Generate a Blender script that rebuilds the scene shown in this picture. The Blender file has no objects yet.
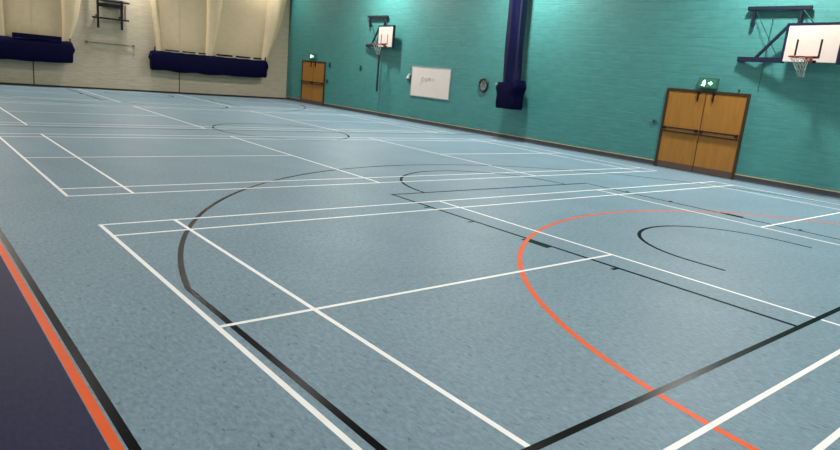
import bpy, bmesh, math, random
from mathutils import Vector, Matrix
random.seed(7)
scene = bpy.context.scene
C = scene.collection
PI = math.pi
XW, YW, XL, YF, HC = 14.46, 26.2, -3.6, -6.0, 6.2      # teal wall, far wall, left wall, wall behind, ceiling height

# ------------------------------------------------------------------ materials
def srgb(r, g, b):
    f = lambda c: (c/255)/12.92 if c/255 <= .04045 else ((c/255+.055)/1.055)**2.4
    return (f(r), f(g), f(b), 1)

def mat(name, col, rough=.6, spec=.4, metal=0, noise=.08, nscale=6, emit=0, emit_col=None, bump=0):
    m = bpy.data.materials.new(name); m.use_nodes = True
    nt = m.node_tree; N = nt.nodes; L = nt.links
    b = N['Principled BSDF']
    b.inputs['Roughness'].default_value = rough
    b.inputs['Specular IOR Level'].default_value = spec
    b.inputs['Metallic'].default_value = metal
    geo = N.new('ShaderNodeNewGeometry')
    nz = N.new('ShaderNodeTexNoise'); nz.inputs['Scale'].default_value = nscale; nz.inputs['Detail'].default_value = 4
    L.new(geo.outputs['Position'], nz.inputs['Vector'])
    rp = N.new('ShaderNodeMapRange'); rp.inputs['From Min'].default_value = .25; rp.inputs['From Max'].default_value = .75
    rp.inputs['To Min'].default_value = 1-noise; rp.inputs['To Max'].default_value = 1+noise
    L.new(nz.outputs['Fac'], rp.inputs['Value'])
    mx = N.new('ShaderNodeVectorMath'); mx.operation = 'SCALE'; mx.inputs[0].default_value = col[:3]
    L.new(rp.outputs['Result'], mx.inputs['Scale'])
    L.new(mx.outputs['Vector'], b.inputs['Base Color'])
    if emit:
        b.inputs['Emission Color'].default_value = emit_col or col
        b.inputs['Emission Strength'].default_value = emit
    if bump:
        bp = N.new('ShaderNodeBump'); bp.inputs['Strength'].default_value = bump; bp.inputs['Distance'].default_value = .01
        L.new(nz.outputs['Fac'], bp.inputs['Height']); L.new(bp.outputs['Normal'], b.inputs['Normal'])
    return m

def block_wall(name, col, axis, rough=.5, mortar=.72, var=.10, spec=.4):
    """painted blockwork: courses 225 mm, blocks 450 mm"""
    m = bpy.data.materials.new(name); m.use_nodes = True
    nt = m.node_tree; N = nt.nodes; L = nt.links
    b = N['Principled BSDF']; b.inputs['Roughness'].default_value = rough; b.inputs['Specular IOR Level'].default_value = spec
    geo = N.new('ShaderNodeNewGeometry'); sp = N.new('ShaderNodeSeparateXYZ'); cb = N.new('ShaderNodeCombineXYZ')
    L.new(geo.outputs['Position'], sp.inputs[0])
    L.new(sp.outputs[axis], cb.inputs['X']); L.new(sp.outputs['Z'], cb.inputs['Y'])
    br = N.new('ShaderNodeTexBrick')
    br.inputs['Scale'].default_value = 1; br.inputs['Brick Width'].default_value = .45; br.inputs['Row Height'].default_value = .225
    br.inputs['Mortar Size'].default_value = .008; br.inputs['Mortar Smooth'].default_value = .3
    c = Vector(col[:3])
    br.inputs['Color1'].default_value = (*(c*(1+var)), 1); br.inputs['Color2'].default_value = (*(c*(1-var)), 1)
    br.inputs['Mortar'].default_value = (*(c*mortar), 1)
    L.new(cb.outputs[0], br.inputs['Vector'])
    nz = N.new('ShaderNodeTexNoise'); nz.inputs['Scale'].default_value = 1.0; nz.inputs['Detail'].default_value = 8; nz.inputs['Roughness'].default_value = .65
    mp = N.new('ShaderNodeMapping'); mp.inputs['Scale'].default_value = (2.2, 14, 1)
    L.new(cb.outputs[0], mp.inputs['Vector']); L.new(mp.outputs[0], nz.inputs['Vector'])
    rp = N.new('ShaderNodeMapRange'); rp.inputs['From Min'].default_value = .3; rp.inputs['From Max'].default_value = .7
    rp.inputs['To Min'].default_value = .86; rp.inputs['To Max'].default_value = 1.14
    L.new(nz.outputs['Fac'], rp.inputs['Value'])
    mx = N.new('ShaderNodeVectorMath'); mx.operation = 'SCALE'
    L.new(br.outputs['Color'], mx.inputs[0]); L.new(rp.outputs['Result'], mx.inputs['Scale'])
    L.new(mx.outputs['Vector'], b.inputs['Base Color'])
    n2 = N.new('ShaderNodeTexNoise'); n2.inputs['Scale'].default_value = 30; n2.inputs['Detail'].default_value = 3
    L.new(geo.outputs['Position'], n2.inputs['Vector'])
    ad = N.new('ShaderNodeMath'); ad.operation = 'MULTIPLY_ADD'; ad.inputs[1].default_value = -1.0
    L.new(br.outputs['Fac'], ad.inputs[0]); L.new(n2.outputs['Fac'], ad.inputs[2])
    bp = N.new('ShaderNodeBump'); bp.inputs['Strength'].default_value = .5; bp.inputs['Distance'].default_value = .008
    L.new(ad.outputs[0], bp.inputs['Height']); L.new(bp.outputs['Normal'], b.inputs['Normal'])
    return m

def vinyl_floor(name, col, fleck=.5, rough=.5, mott=.10, spec=.3):
    """marbled sports vinyl: soft cloudiness plus small dark dashes that run along the hall"""
    m = bpy.data.materials.new(name); m.use_nodes = True
    nt = m.node_tree; N = nt.nodes; L = nt.links
    b = N['Principled BSDF']; b.inputs['Specular IOR Level'].default_value = spec
    geo = N.new('ShaderNodeNewGeometry')
    def noise(scale, detail, rgh, lo, hi, a, z):
        mp = N.new('ShaderNodeMapping'); mp.inputs['Scale'].default_value = scale; mp.inputs['Rotation'].default_value = (0, 0, .12)
        L.new(geo.outputs['Position'], mp.inputs['Vector'])
        nz = N.new('ShaderNodeTexNoise'); nz.inputs['Scale'].default_value = 1; nz.inputs['Detail'].default_value = detail; nz.inputs['Roughness'].default_value = rgh
        L.new(mp.outputs[0], nz.inputs['Vector'])
        r = N.new('ShaderNodeMapRange'); r.inputs['From Min'].default_value = lo; r.inputs['From Max'].default_value = hi
        r.inputs['To Min'].default_value = a; r.inputs['To Max'].default_value = z
        L.new(nz.outputs['Fac'], r.inputs['Value']); return r.outputs['Result']
    big = noise((1.1, .8, 1), 3, .5, .3, .7, 1-mott*.6, 1+mott*.6)
    mid = noise((40, 17, 1), 4, .75, .3, .7, 1-mott*3, 1+mott*2.8)
    fl = noise((26, 10, 1), 4, .7, .60, .68, 1, fleck)
    pale = noise((17, 8, 1), 4, .6, .58, .78, 1, 1.14)
    def mul(a, c_):
        k = N.new('ShaderNodeMath'); k.operation = 'MULTIPLY'; L.new(a, k.inputs[0]); L.new(c_, k.inputs[1]); return k.outputs[0]
    f = mul(mul(mul(big, mid), fl), pale)
    mx = N.new('ShaderNodeVectorMath'); mx.operation = 'SCALE'; mx.inputs[0].default_value = col[:3]
    L.new(f, mx.inputs['Scale']); L.new(mx.outputs['Vector'], b.inputs['Base Color'])
    b.inputs['Roughness'].default_value = rough
    return m

def wood(name, col, axis_scale=(3, 3, .5), rough=.4):
    m = bpy.data.materials.new(name); m.use_nodes = True
    nt = m.node_tree; N = nt.nodes; L = nt.links
    b = N['Principled BSDF']; b.inputs['Roughness'].default_value = rough; b.inputs['Specular IOR Level'].default_value = .35
    geo = N.new('ShaderNodeNewGeometry'); mp = N.new('ShaderNodeMapping'); mp.inputs['Scale'].default_value = (6, 6, .9)
    L.new(geo.outputs['Position'], mp.inputs['Vector'])
    nz = N.new('ShaderNodeTexNoise'); nz.inputs['Scale'].default_value = 1.6; nz.inputs['Detail'].default_value = 6; nz.inputs['Distortion'].default_value = .8
    L.new(mp.outputs[0], nz.inputs['Vector'])
    r = N.new('ShaderNodeMapRange'); r.inputs['From Min'].default_value = .3; r.inputs['From Max'].default_value = .7
    r.inputs['To Min'].default_value = .88; r.inputs['To Max'].default_value = 1.1
    L.new(nz.outputs['Fac'], r.inputs['Value'])
    mx = N.new('ShaderNodeVectorMath'); mx.operation = 'SCALE'; mx.inputs[0].default_value = col[:3]
    L.new(r.outputs['Result'], mx.inputs['Scale']); L.new(mx.outputs['Vector'], b.inputs['Base Color'])
    return m

def net_mat(name, col, clear):
    """fine white netting: partly see-through cloth with a woven grain"""
    m = bpy.data.materials.new(name); m.use_nodes = True
    nt = m.node_tree; N = nt.nodes; L = nt.links
    N.remove(N['Principled BSDF']); out = N['Material Output']
    d = N.new('ShaderNodeBsdfDiffuse'); t = N.new('ShaderNodeBsdfTranslucent'); tr = N.new('ShaderNodeBsdfTransparent')
    geo = N.new('ShaderNodeNewGeometry'); nz = N.new('ShaderNodeTexNoise'); nz.inputs['Scale'].default_value = 5; nz.inputs['Detail'].default_value = 5
    L.new(geo.outputs['Position'], nz.inputs['Vector'])
    r = N.new('ShaderNodeMapRange'); r.inputs['To Min'].default_value = .88; r.inputs['To Max'].default_value = 1.08
    L.new(nz.outputs['Fac'], r.inputs['Value'])
    mx = N.new('ShaderNodeVectorMath'); mx.operation = 'SCALE'; mx.inputs[0].default_value = col[:3]
    L.new(r.outputs['Result'], mx.inputs['Scale'])
    L.new(mx.outputs['Vector'], d.inputs['Color']); L.new(mx.outputs['Vector'], t.inputs['Color'])
    a = N.new('ShaderNodeMixShader'); a.inputs[0].default_value = .3; L.new(d.outputs[0], a.inputs[1]); L.new(t.outputs[0], a.inputs[2])
    c = N.new('ShaderNodeMixShader'); c.inputs[0].default_value = clear; L.new(a.outputs[0], c.inputs[1]); L.new(tr.outputs[0], c.inputs[2])
    L.new(c.outputs[0], out.inputs['Surface'])
    return m

M = dict(
    floor=vinyl_floor('blue_grey_vinyl', srgb(114, 140, 154)),
    navy_floor=vinyl_floor('navy_vinyl', srgb(36, 37, 70), fleck=.85, rough=.5, mott=.10, spec=.12),
    black_line=mat('black_court_paint', srgb(4, 5, 6), .27, .05, noise=.3, nscale=9),
    orange_line=mat('orange_court_paint', srgb(232, 92, 26), .45, .15, noise=.06, nscale=9),
    white_line=mat('white_court_paint', srgb(246, 246, 243), .45, .2, noise=.04, nscale=9),
    teal=block_wall('teal_painted_blockwork', srgb(63, 127, 123), 'Y', var=.035, mortar=.84),
    cream=block_wall('cream_painted_blockwork', srgb(180, 169, 146), 'X', var=.012, mortar=.92),
    plain=block_wall('pale_painted_blockwork', srgb(160, 158, 150), 'Y', var=.03, mortar=.9),
    plain2=block_wall('pale_painted_blockwork_rear', srgb(160, 158, 150), 'X', var=.03, mortar=.9),
    ceil=mat('ceiling_panel', srgb(150, 148, 142), .8, .2, noise=.03),
    seam=mat('movement_joint_sealant', srgb(52, 48, 42), .8, .2),
    skirt=mat('grey_coved_skirting', srgb(60, 66, 72), .4, .25, noise=.08),
    batten=wood('skirting_wood_strip', srgb(184, 156, 118)),
    dark_skirt=mat('dark_far_skirting', srgb(44, 40, 36), .5, .3),
    oak=wood('door_veneer', srgb(150, 103, 42)),
    frame=wood('dark_door_frame', srgb(58, 42, 22)),
    rail=wood('push_bar_wood', srgb(112, 76, 38)),
    kick=mat('door_kick_plate', srgb(84, 66, 56), .4, .5, noise=.1),
    black=mat('black_metal', srgb(16, 16, 18), .5, .25),
    navy_steel=mat('navy_painted_steel', srgb(10, 18, 48), .35, .5),
    dark_steel=mat('dark_painted_steel', srgb(11, 22, 40), .4, .5),
    board=mat('white_backboard', srgb(200, 187, 178), .3, .5, noise=.02),
    ring=mat('orange_ring_steel', srgb(128, 46, 30), .4, .5),
    netcord=mat('grey_net_cord', srgb(140, 148, 140), .8, .2),
    wire=mat('steel_cable', srgb(18, 56, 56), .7, .2),
    whiteboard=mat('whiteboard_enamel', srgb(214, 202, 194), .35, .5, noise=.03, nscale=2),
    alu=mat('aluminium_trim', srgb(170, 176, 172), .4, .5, metal=.4),
    fit=mat('dark_teal_plastic', srgb(26, 72, 70), .5, .4),
    fit2=mat('grey_teal_plastic', srgb(62, 104, 102), .5, .4),
    pen=mat('grey_pen_ink', srgb(180, 174, 167), .7, .2),
    navy_cloth=mat('navy_pvc_cloth', srgb(5, 4, 42), .65, .08, noise=.25, nscale=3, bump=.6),
    navy_tube=mat('navy_vinyl_cover', srgb(8, 12, 48), .3, .25, noise=.25, nscale=2),
    net=net_mat('white_netting', srgb(246, 226, 188), .48),
    gather=net_mat('gathered_white_netting', srgb(232, 214, 180), .1),
    cord=mat('white_hem_cord', srgb(176, 166, 146), .8, .2),
    grey=mat('grey_plastic', srgb(110, 118, 116), .5, .4),
    rim=mat('dark_green_grey_rim', srgb(30, 48, 44), .5, .4),
    vent=mat('grey_grille', srgb(120, 128, 122), .5, .4),
    sign_box=mat('exit_sign_housing', srgb(58, 96, 86), .5, .4),
    sign_face=mat('green_sign_face', srgb(46, 104, 82), .5, .3, emit=.25, emit_col=srgb(60, 170, 120)),
    sign_glow=mat('lit_sign_symbol', srgb(220, 255, 235), .5, .3, emit=7, emit_col=srgb(190, 255, 215)),
    bar=mat('grey_wall_bar', srgb(112, 106, 94), .5, .4),
    white=mat('white_plastic', srgb(226, 226, 220), .5, .4),
)

# ------------------------------------------------------------------ mesh helpers
class MB:
    def __init__(s): s.v, s.f, s.mi = [], [], []
    def add(s, vs, fs, mi=0):
        o = len(s.v); s.v += [tuple(p) for p in vs]
        s.f += [tuple(i+o for i in f) for f in fs]; s.mi += [mi]*len(fs)
    def box(s, x0, x1, y0, y1, z0, z1, mi=0):
        x0, x1 = sorted((x0, x1)); y0, y1 = sorted((y0, y1)); z0, z1 = sorted((z0, z1))
        s.add([(x, y, z) for x in (x0, x1) for y in (y0, y1) for z in (z0, z1)],
              [(0, 1, 3, 2), (4, 6, 7, 5), (0, 4, 5, 1), (2, 3, 7, 6), (0, 2, 6, 4), (1, 5, 7, 3)], mi)
    def bar(s, a, b, w, h=None, mi=0):
        """square bar from a to b"""
        h = h or w; a, b = Vector(a), Vector(b); d = (b-a).normalized()
        u = d.cross(Vector((0, 0, 1)));
        if u.length < 1e-3: u = Vector((0, 1, 0))
        u.normalize(); n = u.cross(d)
        vs = [p+u*i*w/2+n*j*h/2 for p in (a, b) for i, j in ((-1, -1), (1, -1), (1, 1), (-1, 1))]
        s.add(vs, [(3, 2, 1, 0), (4, 5, 6, 7)]+[(k, (k+1) % 4, 4+(k+1) % 4, 4+k) for k in range(4)], mi)
    def tube(s, pts, r, n=8, closed=False, mi=0):
        pts = [Vector(p) for p in pts]; rs = r if isinstance(r, (list, tuple)) else [r]*len(pts); k = len(pts); vs = []
        for i, p in enumerate(pts):
            a = pts[(i-1) % k] if (closed or i) else p; b = pts[(i+1) % k] if (closed or i < k-1) else p
            d = (b-a).normalized(); u = d.cross(Vector((0, 0, 1)))
            if u.length < 1e-3: u = Vector((1, 0, 0))
            u.normalize(); w = u.cross(d)
            vs += [p+(u*math.cos(2*PI*j/n)+w*math.sin(2*PI*j/n))*rs[i] for j in range(n)]
        fs = []
        for i in range(k if closed else k-1):
            i2 = (i+1) % k
            fs += [(i*n+j, i*n+(j+1) % n, i2*n+(j+1) % n, i2*n+j) for j in range(n)]
        if not closed: fs += [tuple(range(n))[::-1], tuple((k-1)*n+j for j in range(n))]
        s.add(vs, fs, mi)
    def flat(s, pts, z, mi): s.add([(x, y, z) for x, y in pts], [tuple(range(len(pts)))], mi)
    def strip(s, x0, x1, y0, y1, z, mi): s.flat([(x0, y0), (x1, y0), (x1, y1), (x0, y1)], z, mi)
    def arc(s, cx, cy, r, w, a0, a1, z, mi, n=64):
        vs = []
        for i in range(n+1):
            t = a0+(a1-a0)*i/n
            vs += [(cx+(r+o)*math.cos(t), cy+(r+o)*math.sin(t), z) for o in (-w/2, w/2)]
        s.add(vs, [(2*i, 2*i+1, 2*i+3, 2*i+2) for i in range(n)], mi)
    def grid(s, fn, nu, nv, closed_u=False, mi=0):
        vs = [fn(i/nu, j/nv) for j in range(nv+1) for i in range(nu if closed_u else nu+1)]
        w = nu if closed_u else nu+1
        s.add(vs, [(j*w+i, j*w+(i+1) % w, (j+1)*w+(i+1) % w, (j+1)*w+i) for j in range(nv) for i in range(nu)], mi)
    def build(s, name, mats, parent=None, smooth=False, bevel=0, recalc=True):
        me = bpy.data.meshes.new(name)
        off = Vector(parent.location) if parent and parent.parent is None else Vector((0, 0, 0))
        if parent and parent.parent is not None: off = Vector(parent.parent.location)
        me.from_pydata([Vector(p)-off for p in s.v], [], s.f)
        for m in (mats if isinstance(mats, list) else [mats]): me.materials.append(m)
        for p, mi in zip(me.polygons, s.mi): p.material_index = mi
        bm = bmesh.new(); bm.from_mesh(me)
        if recalc: bmesh.ops.recalc_face_normals(bm, faces=bm.faces)
        if bevel: bmesh.ops.bevel(bm, geom=bm.edges[:], offset=bevel, segments=2, affect='EDGES', clamp_overlap=True)
        if smooth:
            for f in bm.faces: f.smooth = True
        bm.to_mesh(me); bm.free()
        o = bpy.data.objects.new(name, me); C.objects.link(o)
        if parent: o.parent = parent
        return o

def thing(name, label, cat, loc, group=None):
    o = bpy.data.objects.new(name, None); C.objects.link(o); o.location = loc; o.empty_display_size = .2
    o['label'] = label; o['category'] = cat
    if group: o['group'] = group
    return o
def tag(o, label, cat, group=None):
    o['label'] = label; o['category'] = cat
    if group: o['group'] = group
    return o
def struct(o, label=None, cat=None):
    o['kind'] = 'structure'
    if label: o['label'] = label; o['category'] = cat
    return o
def W(y, n, z): return (XW-n, y, z)           # n metres out from the teal wall
def wbox(mb, y0, y1, n0, n1, z0, z1, mi=0): mb.box(XW-n1, XW-n0, y0, y1, z0, z1, mi)

# ------------------------------------------------------------------ floor with its court markings
f = MB()
BL, NV, BK, OR, WH = range(5)
EDGE = -.952
f.strip(EDGE, XW+.2, YF-.2, YW+.2, 0, BL)
f.strip(XL-.2, EDGE, YF-.2, YW+.2, 0, NV)
# netball court in orange
CX, MY, OW = 6.72, 11.83, .05
z = .0006
NX0, NX1, NY0 = -.92, 14.36, -3.35
f.strip(NX0-.028, NX0+.024, NY0, YW, z, OR);
f.strip(NX0, XW, NY0-OW/2, NY0+OW/2, .0007, OR)
f.arc(CX, NY0, 4.9, .052, 0, PI, z, OR, 96)
# basketball court in black
z = .0003; BW = .05; BASE = -2.17
def black(y0, s):
    Y = lambda d: y0+s*d
    def st(xa, xb, da, db, zz=z): f.strip(xa, xb, min(Y(da), Y(db)), max(Y(da), Y(db)), zz, BK)
    st(-.88, 14.30, -BW/2, BW/2, .0014)
    for sx in (-1, 1):
        x = CX+sx*2.45
        st(x-BW/2, x+BW/2, 0, 5.80+BW/2)
        o = lambda a: (x, x+sx*a) if sx > 0 else (x+sx*a, x)
        for d in (1.80, 3.99, 4.89): st(*o(.12), d-.025, d+.025, .0005)
        st(*o(.12), 2.68, 3.08, .0005)
        xs = CX+sx*6.6; st(xs-BW/2, xs+BW/2, 0, 2.985)
        xs = CX+sx*1.27; st(xs-BW/2, xs+BW/2, 1.20, 1.575)
    st(CX-2.45, CX+2.45, 5.80-BW/2, 5.80+BW/2, .0005)
    a = (0, PI) if s > 0 else (PI, 2*PI)
    f.arc(CX, Y(5.80), 1.8, BW, *a, .0004, BK, 48)
    f.arc(CX, Y(1.575), 1.27, BW, *a, z, BK, 40)
    th = math.acos(6.6/6.75)+.0
    b0, b1 = (math.asin(1.41/6.75), PI-math.asin(1.41/6.75))
    if s < 0: b0, b1 = b0+PI, b1+PI
    f.arc(CX, Y(1.575), 6.75, BW, b0, b1, z, BK, 96)
black(BASE, 1); black(2*MY-BASE, -1)
f.strip(-.882, -.832, BASE, 2*MY-BASE, z, BK); f.strip(14.25, 14.30, BASE, 2*MY-BASE, z, BK)
f.strip(-.88, 14.30, MY-BW/2, MY+BW/2, .0005, BK); f.arc(CX, MY, 1.8, BW, 0, 2*PI, z, BK, 72)
# badminton courts in white
z = .0009; h = .02
for k in range(-1, 4):
    y0 = 7.566*k
    for x in (.02, .78, 4.70, 8.70, 12.62, 13.38): f.strip(x-h, x+h, max(YF, y0-3.05), y0+3.05, .0008, WH)
    for y in (-3.03, -2.57, 2.57, 3.03): f.strip(0, 13.4, max(y0+y-h, YF), max(YF, y0+y+h), .0010, WH)
    for xa, xb in ((0, 4.72), (8.68, 13.4)): f.strip(xa, xb, y0-h, y0+h, .0012, WH)
floor = f.build('floor', [M['floor'], M['navy_floor'], M['black_line'], M['orange_line'], M['white_line']], recalc=False)
struct(floor)

# ------------------------------------------------------------------ room shell
b = MB(); b.box(XL-.2, XW+.2, YF-.2, YW+.2, HC, HC+.15); struct(b.build('ceiling', M['ceil']))
b = MB(); b.box(XW, XW+.2, YF-.2, YW+.2, -.1, HC); struct(b.build('wall_right', M['teal']))
b = MB(); b.box(XL-.2, XW, YW, YW+.2, -.1, HC)
for x in (3.22, 9.02): b.box(x-.02, x+.02, YW-.002, YW+.05, .05, HC, 1)
struct(b.build('wall_back', [M['cream'], M['seam']]))
b = MB(); b.box(XL-.2, XL, YF-.2, YW, -.1, HC); struct(b.build('wall_left', M['plain']))
b = MB(); b.box(XL, XW, YF-.2, YF, -.1, HC); struct(b.build('wall_front', M['plain2']))
# skirtings: coved grey with a thin wood strip, interrupted by the two doorways
D1 = (3.06, 5.23); D2 = (22.48, 24.62)
b = MB()
for y0, y1 in ((YF, D1[0]), (D1[1], D2[0]), (D2[1], YW)):
    prof = [(0, .0), (.035, .0), (.022, .02), (.016, .05), (.014, .132), (0, .132)]
    vs = [(XW-n, y, zz) for y in (y0, y1) for n, zz in prof]; k = len(prof)
    b.add(vs, [tuple(range(k)), tuple(range(2*k-1, k-1, -1))]+[(i, (i+1) % k, k+(i+1) % k, k+i) for i in range(k)], 0)
    wbox(b, y0, y1, 0, .018, .132, .154, 1)
struct(b.build('baseboard_right', [M['skirt'], M['batten']]))
b = MB(); b.box(XL, XW-.04, YW-.016, YW, 0, .07); struct(b.build('baseboard_back', M['dark_skirt']))

# ------------------------------------------------------------------ doors in the teal wall
def double_door(name, y0, y1, ztop, zbar, label):
    b = MB(); fw = .065
    wbox(b, y0, y0+fw, 0, .05, 0, ztop); wbox(b, y1-fw, y1, 0, .05, 0, ztop); wbox(b, y0+fw, y1-fw, 0, .05, ztop-fw, ztop)
    d = struct(b.build(name, M['frame'], bevel=.004))
    ym = (y0+y1)/2
    for a, c, s in ((y0+fw, ym-.008, -1), (ym+.008, y1-fw, 1)):
        l = MB(); wbox(l, a+.004, c-.004, 0.002, .034, .17, ztop-fw-.004)
        lf = l.build('door_leaf', M['oak'], d, bevel=.003)
        k = MB(); wbox(k, a+.004, c-.004, .002, .04, .012, .168); k.build('kick_plate', M['kick'], lf)
        p = MB(); wbox(p, a+.01, c-.01, .034, .056, zbar-.06, zbar+.06); wbox(p, a+.01, c-.01, .034, .064, zbar-.072, zbar-.045, 1); p.build('push_bar_rail', [M['rail'], M['frame']], lf)
        p = MB(); p.tube([W(a+.03, .10, zbar+.045), W(c-.03, .10, zbar+.045)], .017, 10)
        for yy in (a+.06, c-.06): wbox(p, yy-.035, yy+.035, .056, .115, zbar+.0, zbar+.065)
        p.build('push_bar', M['black'], lf)
        e = a if s > 0 else c
        t = MB(); wbox(t, e+s*.19-.014, e+s*.19+.014, .034, .075, ztop-fw-.21, ztop-fw+.02); wbox(t, e+s*.19-.03, e+s*.19+.03, .034, .085, ztop-fw-.02, ztop-fw+.03)
        t.build('door_restraint', M['black'], lf, bevel=.003)
    st = MB(); wbox(st, ym-.012, ym+.012, .0, .03, .012, ztop-fw); st.build('meeting_stile', M['frame'], d)
    d['label'] = label; d['category'] = 'door'
    return d
double_door('door_1', *D1, 2.085, 1.03, 'wide brown double door under the exit sign near the right basketball hoop')
double_door('door_2', *D2, 2.02, 1.0, 'small looking brown door at far end of teal wall near the corner')

# ------------------------------------------------------------------ exit signs
def exit_sign(y, z, w, h, label):
    o = thing('exit_sign', label, 'exit sign', W(y, 0, z), 'exit signs over the doors')
    b = MB(); wbox(b, y-w/2, y+w/2, 0, .09, z, z+h); b.build('housing', M['sign_box'], o, bevel=.01)
    b = MB(); wbox(b, y-w/2+.04, y+w/2-.04, .088, .096, z+.035, z+h-.035); fc = b.build('face', M['sign_face'], o)
    # symbols, drawn as seen from the hall (picture right = -y)
    def P(u, v): return (XW-.098, y-u*h, z+h/2+v*h)
    def poly(mb, pts):
        k = len(pts); fr = [P(u, v) for u, v in pts]; bk = [(p[0]-.004, p[1], p[2]) for p in fr]
        mb.add(fr+bk, [tuple(range(k)), tuple(range(2*k-1, k-1, -1))]+[(i, (i+1) % k, k+(i+1) % k, k+i) for i in range(k)])
    def limb(mb, a, c, t):
        a, c = Vector(a), Vector(c); d = (c-a).normalized()*t/2; n = Vector((-d.y, d.x)); poly(mb, [a-d+n, a-d-n, c+d-n, c+d+n])
    b = MB(); ox = -.36
    poly(b, [(ox+.05+.07*math.cos(t*PI/6), .21+.07*math.sin(t*PI/6)) for t in range(12)])
    limb(b, (ox+.02, .12), (ox-.03, -.06), .13)
    limb(b, (ox+.03, .10), (ox+.16, .02), .06); limb(b, (ox-.01, .11), (ox-.14, .03), .06)
    limb(b, (ox-.02, -.07), (ox+.10, -.14), .08); limb(b, (ox+.10, -.14), (ox+.07, -.26), .07)
    limb(b, (ox-.04, -.07), (ox-.10, -.19), .08); limb(b, (ox-.10, -.19), (ox-.20, -.21), .06)
    b.build('running_figure', M['sign_glow'], fc)
    b = MB(); ox = .28
    poly(b, [(ox-.20, -.06), (ox, -.06), (ox, -.19), (ox+.22, 0), (ox, .19), (ox, .06), (ox-.20, .06)])
    b.build('arrow', M['sign_glow'], fc)
    return o
exit_sign(4.14, 2.135, .50, .265, 'lit green exit sign above the wide double door in the teal wall')
exit_sign(23.62, 2.10, .56, .26, 'small lit exit sign over the far brown door by the corner')

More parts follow.
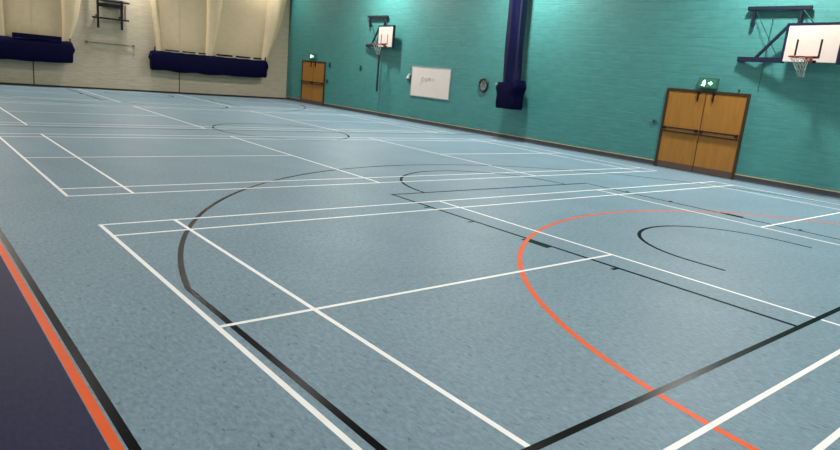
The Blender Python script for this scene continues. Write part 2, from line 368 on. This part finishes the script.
# ------------------------------------------------------------------ side wall basketball goals
def goal(yh, dz, label, yaw, d0, wid, cord=False, pole=False):
    """swing-away practice goal: an arm hinged on the wall carries the board; a fixed rail is bolted to the wall above"""
    o = thing('basketball_goal', label, 'basketball goal', W(yh, 0, 0), 'practice goals on the teal wall')
    Z = lambda v: v+dz
    HN = .07; ca, sa = math.cos(yaw), math.sin(yaw)
    def S(d, e, zz): return W(yh-(d*ca-e*sa), HN+d*sa+e*ca, zz)         # d along the arm, e out from it
    def sbox(mb, d0, d1, e0, e1, z0, z1):
        mb.add([S(d, e, zz) for d in (d0, d1) for e in (e0, e1) for zz in (z0, z1)],
               [(0, 1, 3, 2), (4, 6, 7, 5), (0, 4, 5, 1), (2, 3, 7, 6), (0, 2, 6, 4), (1, 5, 7, 3)])
    d1 = d0+wid; dm = (d0+d1)/2; zb, zt = 2.85, 3.63
    b = MB(); sbox(b, d0, d1, .03, .05, Z(zb), Z(zt)); bd = b.build('backboard', M['board'], o, bevel=.006)
    k = wid/1.2; dl = dm-.06
    for s in (-1, 1):
        m = MB(); sbox(m, dl+s*.27*k-.022, dl+s*.27*k+.022, .05, .053, Z(2.96), Z(3.335)); m.build('target_line', M['black'], bd)
    m = MB(); sbox(m, dl-.292*k, dl+.292*k, .05, .0535, Z(2.935), Z(2.98)); m.build('target_line', M['black'], bd)
    fr = MB()
    for dd in (d0-.03, d1+.03): sbox(fr, dd-.03, dd+.03, -.03, .054, Z(zb-.03), Z(zt+.055))
    sbox(fr, d0-.06, d1+.06, -.03, .054, Z(zt+.003), Z(zt+.055))
    for dd in (dm-.3, dm+.3): sbox(fr, dd-.025, dd+.025, -.03, .028, Z(zb), Z(zt))
    fr.build('frame', M['navy_steel'], o, bevel=.004)
    a = MB(); sbox(a, -.01, d0, -.045, .045, Z(2.825), Z(2.935)); a.build('bottom_arm', M['navy_steel'], o, bevel=.008)
    a = MB(); a.bar(S(.44, 0, Z(2.93)), S(d0-.03, 0, Z(zt+.03)), .055); a.build('diagonal_brace', M['navy_steel'], o)
    hp = MB(); wbox(hp, yh-.12, yh+.03, 0, .026, Z(2.82), Z(2.94)); hp.build('hinge_plate', M['navy_steel'], o, bevel=.004)
    r = MB(); wbox(r, yh-1.41, yh-.01, .05, .13, Z(4.0), Z(4.085)); r.build('top_rail', M['dark_steel'], o, bevel=.006)
    for yy in (yh-.17, yh-1.20):
        d = MB(); wbox(d, yy-.034, yy+.034, .05, .11, Z(3.64), Z(4.03)); d.build('drop_post', M['dark_steel'], o, bevel=.004)
        for zz in (3.68, 4.02):
            d = MB(); wbox(d, yy-.03, yy+.03, 0, .05, Z(zz), Z(zz+.05)); d.build('wall_stay', M['dark_steel'], o, bevel=.004)
    wires = [(W(yh-.2, .10, Z(4.0)), S(d0-.16, 0, Z(2.93)), .008), (W(yh-1.24, .10, Z(4.0)), S(d0+.5, 0, Z(zt+.05)), .014)]
    if cord: wires.append((W(yh-.62, .10, Z(4.0)), W(yh-.6, .06, Z(2.15)), .006))
    for a_, b_, t in wires:
        w = MB(); w.tube([a_, b_], t, 6); w.build('stay_wire', M['wire'], o)
    rz = Z(2.93); ec = .05+.15+.2; R = .205
    k = MB(); k.tube([S(dm+R*math.sin(2*PI*i/32), ec-R*math.cos(2*PI*i/32), rz) for i in range(32)], .015, 8, True)
    ring = k.build('ring', M['ring'], o, smooth=True)
    k = MB(); sbox(k, dm-.08, dm+.08, .05, .07, rz-.10, rz+.05); sbox(k, dm-.05, dm+.05, .07, ec-R, rz-.03, rz); k.build('ring_plate', M['ring'], ring)
    k = MB(); sbox(k, dm+.12, dm+.17, .05, .10, rz-.10, rz-.04); k.build('plate_bolt', M['black'], ring)
    n_ = MB(); K = 12
    prof = [(0, .20), (.1, .15), (.2, .11), (.3, .08), (.42, .06)]
    for i in range(K):
        for s in (-1, 1):
            n_.tube([S(dm+.03*j+rr*math.sin(2*PI*(i+s*.5*j)/K), ec-rr*math.cos(2*PI*(i+s*.5*j)/K), rz-dd) for j, (dd, rr) in enumerate(prof)], .005, 5)
    n_.build('net', M['netcord'], ring)
    if pole:
        p = MB(); p.tube([S(d0+.07, .0, Z(2.84)), S(d0+.09, .0, 1.0)], .042, 8); p.build('winding_pole', M['dark_steel'], o)
    return o
goal(3.50, 0.0, 'nearer basketball goal with white backboard at top right above double door', math.radians(10), 1.13, 1.17, cord=True)
goal(19.2, -.05, 'farther basketball goal with a dark pole hanging below its white backboard', math.radians(6), 1.05, 1.10, pole=True)

# ------------------------------------------------------------------ whiteboard and small fittings on the teal wall
o = thing('whiteboard', 'white rectangular board with faint grey handwriting on the teal wall', 'whiteboard', W(14.92, 0, 1.03))
b = MB(); wbox(b, 13.81, 16.04, 0, .02, 1.04, 2.13); pn = b.build('panel', M['whiteboard'], o)
b = MB()
for (y0, y1, z0, z1) in ((13.79, 16.06, 1.015, 1.045), (13.79, 16.06, 2.125, 2.15), (13.79, 13.815, 1.045, 2.125), (16.035, 16.06, 1.045, 2.125)): wbox(b, y0, y1, 0, .03, z0, z1)
b.build('frame', M['alu'], o)
b = MB()
def stroke(pts, t=.008): b.tube([W(15.55-u, .022, 1.52+v) for u, v in pts], t, 5)
def loop(cx, cy, rx, ry, a0, a1, n=12): return [(cx+rx*math.cos(a0+(a1-a0)*i/n), cy+ry*math.sin(a0+(a1-a0)*i/n)) for i in range(n+1)]
stroke([(.10, -.05), (.14, .22)], .011); stroke(loop(.20, .16, .07, .075, PI, -PI), .011)
stroke(loop(.38, .15, .05, .06, 0, 2*PI)); stroke([(.43, .22), (.45, .09)])
stroke([(.52, .10), (.54, .24), (.58, .12), (.62, .23), (.66, .11)], .010)
stroke([(.72, .20), (.76, .12), (.80, .22), (.86, .13), (.92, .20)], .006)
b.build('handwriting', M['pen'], pn)
o = thing('wall_bracket', 'small white and dark bracket at the left edge of the whiteboard', 'bracket', W(16.25, 0, 1.6))
b = MB(); b.add([W(16.14, .0, 1.84), W(16.16, .0, 1.66), W(16.36, .0, 1.64), W(16.17, .08, 1.84), W(16.19, .08, 1.67), W(16.37, .05, 1.66)], [(0, 1, 2), (3, 5, 4), (0, 3, 4, 1), (1, 4, 5, 2), (2, 5, 3, 0)])
b.build('arm', M['white'], o)
b = MB(); wbox(b, 16.08, 16.14, 0, .05, 1.50, 1.80); b.build('back_plate', M['rim'], o)

o = thing('wall_vent', 'round grey wall vent with thick dark rim left of the rolled navy curtain', 'vent', W(12.06, 0, 1.68))
def disc(mb, cy, cz, r, n0, n1, k=32, ell=1.0):
    vs = [W(cy+r*math.cos(2*PI*i/k), n, cz+ell*r*math.sin(2*PI*i/k)) for n in (n0, n1) for i in range(k)]
    mb.add(vs, [tuple(range(k)), tuple(range(2*k-1, k-1, -1))]+[(i, (i+1) % k, k+(i+1) % k, k+i) for i in range(k)])
b = MB(); b.tube([W(12.06+.195*math.cos(2*PI*i/32), .035, 1.685+.205*math.sin(2*PI*i/32)) for i in range(32)], .04, 8, True); b.build('rim', M['rim'], o, smooth=True)
b = MB(); disc(b, 12.06, 1.685, .17, 0, .03); gr = b.build('grille', M['vent'], o)
b = MB()
for s in (-.06, 0, .06): wbox(b, 12.06+s-.008, 12.06+s+.008, .03, .036, 1.60, 1.77)
b.build('slot', M['rim'], gr)

def plate(name, y, z, r, m, label, cat, ell=1.0, boxy=False):
    o = thing(name, label, cat, W(y, 0, z))
    b = MB()
    if boxy: wbox(b, y-r, y+r, -.01, .04, z-r*ell, z+r*ell)
    else: disc(b, y, z, r, -.01, .03, 20, ell)
    pl = b.build('back_plate', M[m], o)
    b = MB()
    if boxy: wbox(b, y-r*.55, y+r*.55, .04, .05, z-r*ell*.5, z+r*ell*.5)
    else: disc(b, y, z, r*.5, .03, .045, 16, ell)
    b.build('button', M['rim'], o)
plate('wall_switch', 5.45, 1.17, .075, 'fit2', 'small round grey switch on the teal wall left of double door', 'switch')
plate('call_point', 22.28, 1.16, .07, 'fit', 'small dark call point on the wall right of the far door at handle height', 'alarm point', 1.1, True)
plate('wall_sounder', 22.12, 1.90, .08, 'fit', 'small dark oval fitting high on the wall right of the far door', 'alarm', 1.6)
plate('wall_sensor', 19.6, 1.89, .07, 'fit', 'small dark fitting on teal wall midway between far door and whiteboard', 'sensor', 1.6)
plate('door_contact', 3.36, 2.15, .022, 'rim', 'tiny dark fitting on the teal wall just above the double door', 'sensor', 1.2)

# ------------------------------------------------------------------ rolled navy dividing curtain hanging on the teal wall
yc, nc = 10.62, .44
o = thing('rolled_divider_curtain', 'tall navy rolled divider curtain hanging beside the teal wall with a pouch below', 'curtain', W(yc, 0, 1.0))
def roll(u, v):
    t = 2*PI*u; zz = 1.72+(HC-.06-1.72)*v
    r = .30+.012*math.sin(3*t+2*zz)+.008*math.sin(7*t-zz*1.3)+(.02 if v > .9 else 0)
    r *= .96+.06*v
    return W(yc-.24*(1-v)+r*math.cos(t), nc+r*math.sin(t), zz)
b = MB(); b.grid(roll, 40, 40, True); b.build('curtain_cover', M['navy_tube'], o, smooth=True)
b = MB()
def pouch(u, v):
    t = 2*PI*u; c_, s_ = math.cos(t), math.sin(t); p = .35
    ex = math.copysign(abs(c_)**p, c_); ey = math.copysign(abs(s_)**p, s_)
    w = .37+.07*math.exp(-((v-.80)/.16)**2)+.012*math.sin(9*v); d = .30+.03*math.sin(PI*v)
    zz = 1.02+.80*v+(.12*max(0, -ex)*v**3)+.02*math.sin(5*t)*v
    return W(yc-.22+ex*w, nc+ey*d, zz)
b.grid(pouch, 48, 16, True)
n0 = len(b.v); k = 48
b.f.append(tuple(range(k))[::-1]); b.mi.append(0); b.f.append(tuple(n0-k+i for i in range(k))); b.mi.append(0)
pc = b.build('pouch', M['navy_cloth'], o, smooth=False)
b = MB(); wbox(b, yc+.12, yc+.2, nc+.24, nc+.30, 1.74, 1.80); b.build('strap_buckle', M['alu'], pc)
b = MB(); wbox(b, yc-.3, yc+.3, .0, .1, 1.3, 1.5); b.build('wall_cleat', M['black'], o)

# ------------------------------------------------------------------ nets gathered into navy troughs on the far wall
def interp(tab, z):
    if z <= tab[0][0]: return tab[0][1]
    for (z0, x0), (z1, x1) in zip(tab, tab[1:]):
        if z <= z1:
            t = (z-z0)/(z1-z0); return x0+(x1-x0)*t
    return tab[-1][1]
def smooth_tab(tab):
    out = []
    zs = [tab[0][0]+(tab[-1][0]-tab[0][0])*i/24 for i in range(25)]
    for z in zs: out.append((z, sum(interp(tab, z+d) for d in (-.25, -.12, 0, .12, .25))/5))
    return out
def net_unit(label, bag_x0, bag_x1, folds, zt0, zb0, battens):
    o = thing('divider_net', label, 'net', ((bag_x0+bag_x1)/2, YW, 1.0), 'nets on the far wall')
    yn = YW-.36
    # navy trough
    b = MB(); L = bag_x1-bag_x0
    def bag(u, v):
        t = 2*PI*u; c_, s_ = math.cos(t), math.sin(t)
        ey = math.copysign(abs(c_)**.45, c_); ez = math.copysign(abs(s_)**.45, s_)
        x = bag_x0+L*v
        sag = .035*math.sin(PI*v)+.012*math.sin(9*PI*v+1)
        e = min(v, 1-v)*L
        tuck = 1 if e > .18 else .86+.14*math.sqrt(e/.18)
        zc = (zt0+zb0)/2-sag; hh = (zt0-zb0)/2*(1 if ez < 0 else tuck)
        bulge = .05*math.sin(PI*min(1, e/.5)/2)
        return (x, YW-.36+ey*(.26+bulge*(1 if ey < 0 else 0)), zc+ez*(hh+.015*math.sin(7*v*PI+2*t)))
    b.grid(bag, 28, 60, True)
    k = 28; n0 = len(b.v)
    b.f.append(tuple(range(k))); b.mi.append(0); b.f.append(tuple(n0-k+i for i in range(k))[::-1]); b.mi.append(0)
    bg = b.build('trough', M['navy_cloth'], o, smooth=True)
    for x, s in ((bag_x0, -1), (bag_x1, 1)):
        t = MB()
        t.add([(x-s*.02, YW-.62, 1.30), (x-s*.02, YW-.62, 1.78), (x+s*.10, YW-.55, 1.54), (x-s*.02, YW-.15, 1.30), (x-s*.02, YW-.15, 1.78), (x+s*.10, YW-.22, 1.54)],
              [(0, 1, 2), (3, 5, 4), (0, 3, 4, 1), (1, 4, 5, 2), (2, 5, 3, 0)])
        t.box(x-s*.10, x-s*.06, YW-.56, YW-.52, 1.75, 1.98)
        t.build('end_tie', M['navy_cloth'], o)
    # gathered edges of the net
    spans = []
    for lo, hi in folds:
        lo, hi = smooth_tab(lo), smooth_tab(hi)
        def fold(u, v, lo=lo, hi=hi):
            zz = zt0-.12+(HC-.05-zt0+.12)*v; a, c_ = interp(lo, zz), interp(hi, zz)
            t = 2*PI*u; r = 1+.035*math.cos(6*t+.5*zz)
            x = (a+c_)/2+(c_-a)/2*math.cos(t)*r
            return (x, yn+(.08+.16*(c_-a))*math.sin(t)*r, zz)
        b = MB(); b.grid(fold, 72, 40, True); b.build('gathered_fold', M['gather'], o, smooth=True)
        spans.append((lo, hi))
    # thin net between the folds
    for (l0, h0), (l1, h1) in zip(spans, spans[1:]):
        def pan(u, v):
            zz = zt0-.1+(HC-.05-zt0+.1)*v; a, c_ = interp(h0, zz)-.06, interp(l1, zz)+.06
            return (a+(c_-a)*u, yn+.06*math.sin(PI*u)*math.sin(1+2*zz), zz)
        b = MB(); b.grid(pan, 40, 24); b.build('net_panel', M['net'], o, smooth=True, recalc=False)
    # hem rail lying on the trough
    for x0, x1, dark, cord in battens:
        if cord:
            b = MB(); b.tube([(x0+(x1-x0)*i/10, YW-.60, zt0-.02+.012*math.sin(i*2.1)) for i in range(11)], .035, 8); b.build('hem_cord', M['cord'], o, smooth=True)
        cuts = ((0, 1),) if not cord else ((0, .34), (.42, .74), (.82, 1))
        for u0, u1 in cuts:
            b = MB(); b.box(x0+(x1-x0)*u0, x0+(x1-x0)*u1, YW-.66, YW-.61, zt0-.05 if not cord else zt0+.005, zt0+dark); b.build('hem_rail', M['navy_cloth'], o)
    return o
zt, zb = 1.86, 1.0
fr = lambda *a: list(a)
net_unit('white net gathered into the navy trough at left edge of the photo', -.95, 4.54,
    [(fr((1.8, -.85), (3, -1.2), (6.2, -1.6)), fr((1.8, -.4), (3, -.5), (6.2, -.5))),
     (fr((1.8, 1.86), (3, 1.82), (6.2, 1.6)), fr((1.8, 2.26), (3, 2.24), (6.2, 2.25))),
     (fr((1.8, 4.20), (2.6, 4.24), (3.5, 4.22), (6.2, 4.15)), fr((1.8, 4.42), (2.05, 4.55), (2.74, 4.80), (3.5, 4.92), (4.5, 5.05), (6.2, 5.1)))],
    zt+.02, zb, [(2.46, 4.14, .13, False)])
net_unit('white net gathered into the navy trough nearer the teal wall corner', 7.68, 13.06,
    [(fr((1.8, 7.90), (3, 7.76), (3.9, 7.62), (6.2, 7.5)), fr((1.8, 8.12), (3, 8.0), (3.9, 7.9), (6.2, 7.85))),
     (fr((1.8, 10.06), (3, 10.12), (4.2, 10.11), (6.2, 10.0)), fr((1.8, 10.38), (2.2, 10.48), (3.0, 10.64), (4.35, 10.83), (6.2, 10.95))),
     (fr((1.8, 12.84), (3, 12.97), (4.6, 13.07), (6.2, 13.1)), fr((1.8, 13.10), (2.12, 13.26), (2.8, 13.52), (3.45, 13.78), (4.8, 14.06), (6.2, 14.2)))],
    zt, zb, [(8.16, 9.98, .05, True), (10.5, 12.72, .07, True)])

# ------------------------------------------------------------------ main goal mount and bar on the far wall
o = thing('main_goal_frame', 'black steel goal frame with folded white board high on the cream far wall', 'basketball goal', (6.06, YW, 2.5))
yf = YW-.28
for x in (5.575, 6.50):
    b = MB(); b.box(x-.04, x+.04, yf-.04, yf+.04, 2.53, 4.9); b.build('upright', M['black'], o, bevel=.005)
    for zs in (3.0, 4.6):
        b = MB(); b.box(x-.03, x+.03, yf+.04, YW, zs, zs+.06); b.build('wall_stay', M['black'], o)
b = MB(); b.box(5.35, 6.78, yf-.06, yf-.0, 2.895, 2.965); b.build('lower_cross_bar', M['black'], o, bevel=.005)
b = MB(); b.box(5.55, 6.54, yf-.08, yf-.0, 3.38, 3.53); b.build('upper_cross_bar', M['black'], o, bevel=.005)
b = MB(); b.box(5.84, 6.42, yf-.085, yf-.02, 3.53, 3.66); b.build('mount_plate', M['bar'], o)
b = MB(); b.bar((6.63, yf-.03, 3.53), (6.62, yf-.03, 2.96), .035); b.build('side_strut', M['dark_steel'], o)
b = MB(); b.box(5.55, 6.78, yf-.14, yf-.085, 3.60, 3.66); b.build('board_rail', M['black'], o)
b = MB(); b.box(6.12, 6.74, yf-.145, yf-.115, 3.70, 4.72); b.build('folded_backboard', M['board'], o, bevel=.005)

o = thing('wall_bar', 'thin grey horizontal bar fixed low on the cream far wall below goal frame', 'bar', (6.1, YW, 1.9))
b = MB(); b.tube([(5.16, YW-.08, 1.925), (7.05, YW-.08, 1.925)], .015, 8); b.build('rail', M['bar'], o)
for x in (5.18, 7.03):
    b = MB(); b.box(x-.04, x+.04, YW-.1, YW, 1.875, 1.965); b.build('end_bracket', M['bar'], o, bevel=.005)

# ------------------------------------------------------------------ light: flush ceiling panels in rows between the courts
def lamp(x, y, p, col=(1, .97, .92)):
    l = bpy.data.lights.new('ceiling_lamp', 'AREA'); l.shape = 'RECTANGLE'; l.size = .4; l.size_y = .4; l.energy = p; l.color = col
    ob = bpy.data.objects.new('ceiling_lamp', l); ob.location = (x, y, HC-.01); C.objects.link(ob)
P = 420
for y in (-4.9, 2.55, 10.1, 17.65, 25.1):
    for x in (.8, 6.8, 12.85): lamp(x, y, P*((.5 if x > 12 else 1.15) if y > 24 else 2.1 if x > 12 else 1.0 if y < 0 else .62))
w = bpy.data.worlds.new('dim_air'); scene.world = w; w.use_nodes = True
w.node_tree.nodes['Background'].inputs[0].default_value = (.5, .55, .6, 1); w.node_tree.nodes['Background'].inputs[1].default_value = .05

# ------------------------------------------------------------------ camera
cam = bpy.data.cameras.new('camera'); co = bpy.data.objects.new('camera', cam); C.objects.link(co); scene.camera = co
yaw, pit, rol, fpx = .7109, .2282, .0928, 639.55
F = Vector((math.sin(yaw)*math.cos(pit), math.cos(yaw)*math.cos(pit), -math.sin(pit)))
R0 = Vector((math.cos(yaw), -math.sin(yaw), 0)); U0 = R0.cross(F)
R = math.cos(rol)*R0+math.sin(rol)*U0; U = -math.sin(rol)*R0+math.cos(rol)*U0
mw = Matrix((R, U, -F)).transposed().to_4x4(); mw.translation = (-1.6457, -3.9529, 1.7957)
co.matrix_world = mw
cam.sensor_width = 36; cam.sensor_fit = 'HORIZONTAL'; cam.lens = fpx/840*36; cam.clip_start = .05

scene.view_settings.view_transform = 'Standard'; scene.view_settings.look = 'None'
scene.view_settings.gamma = 1; scene.view_settings.use_curve_mapping = False
scene.view_settings.exposure = -1.02
scene.cycles.use_denoising = True
scene.cycles.max_bounces = 8
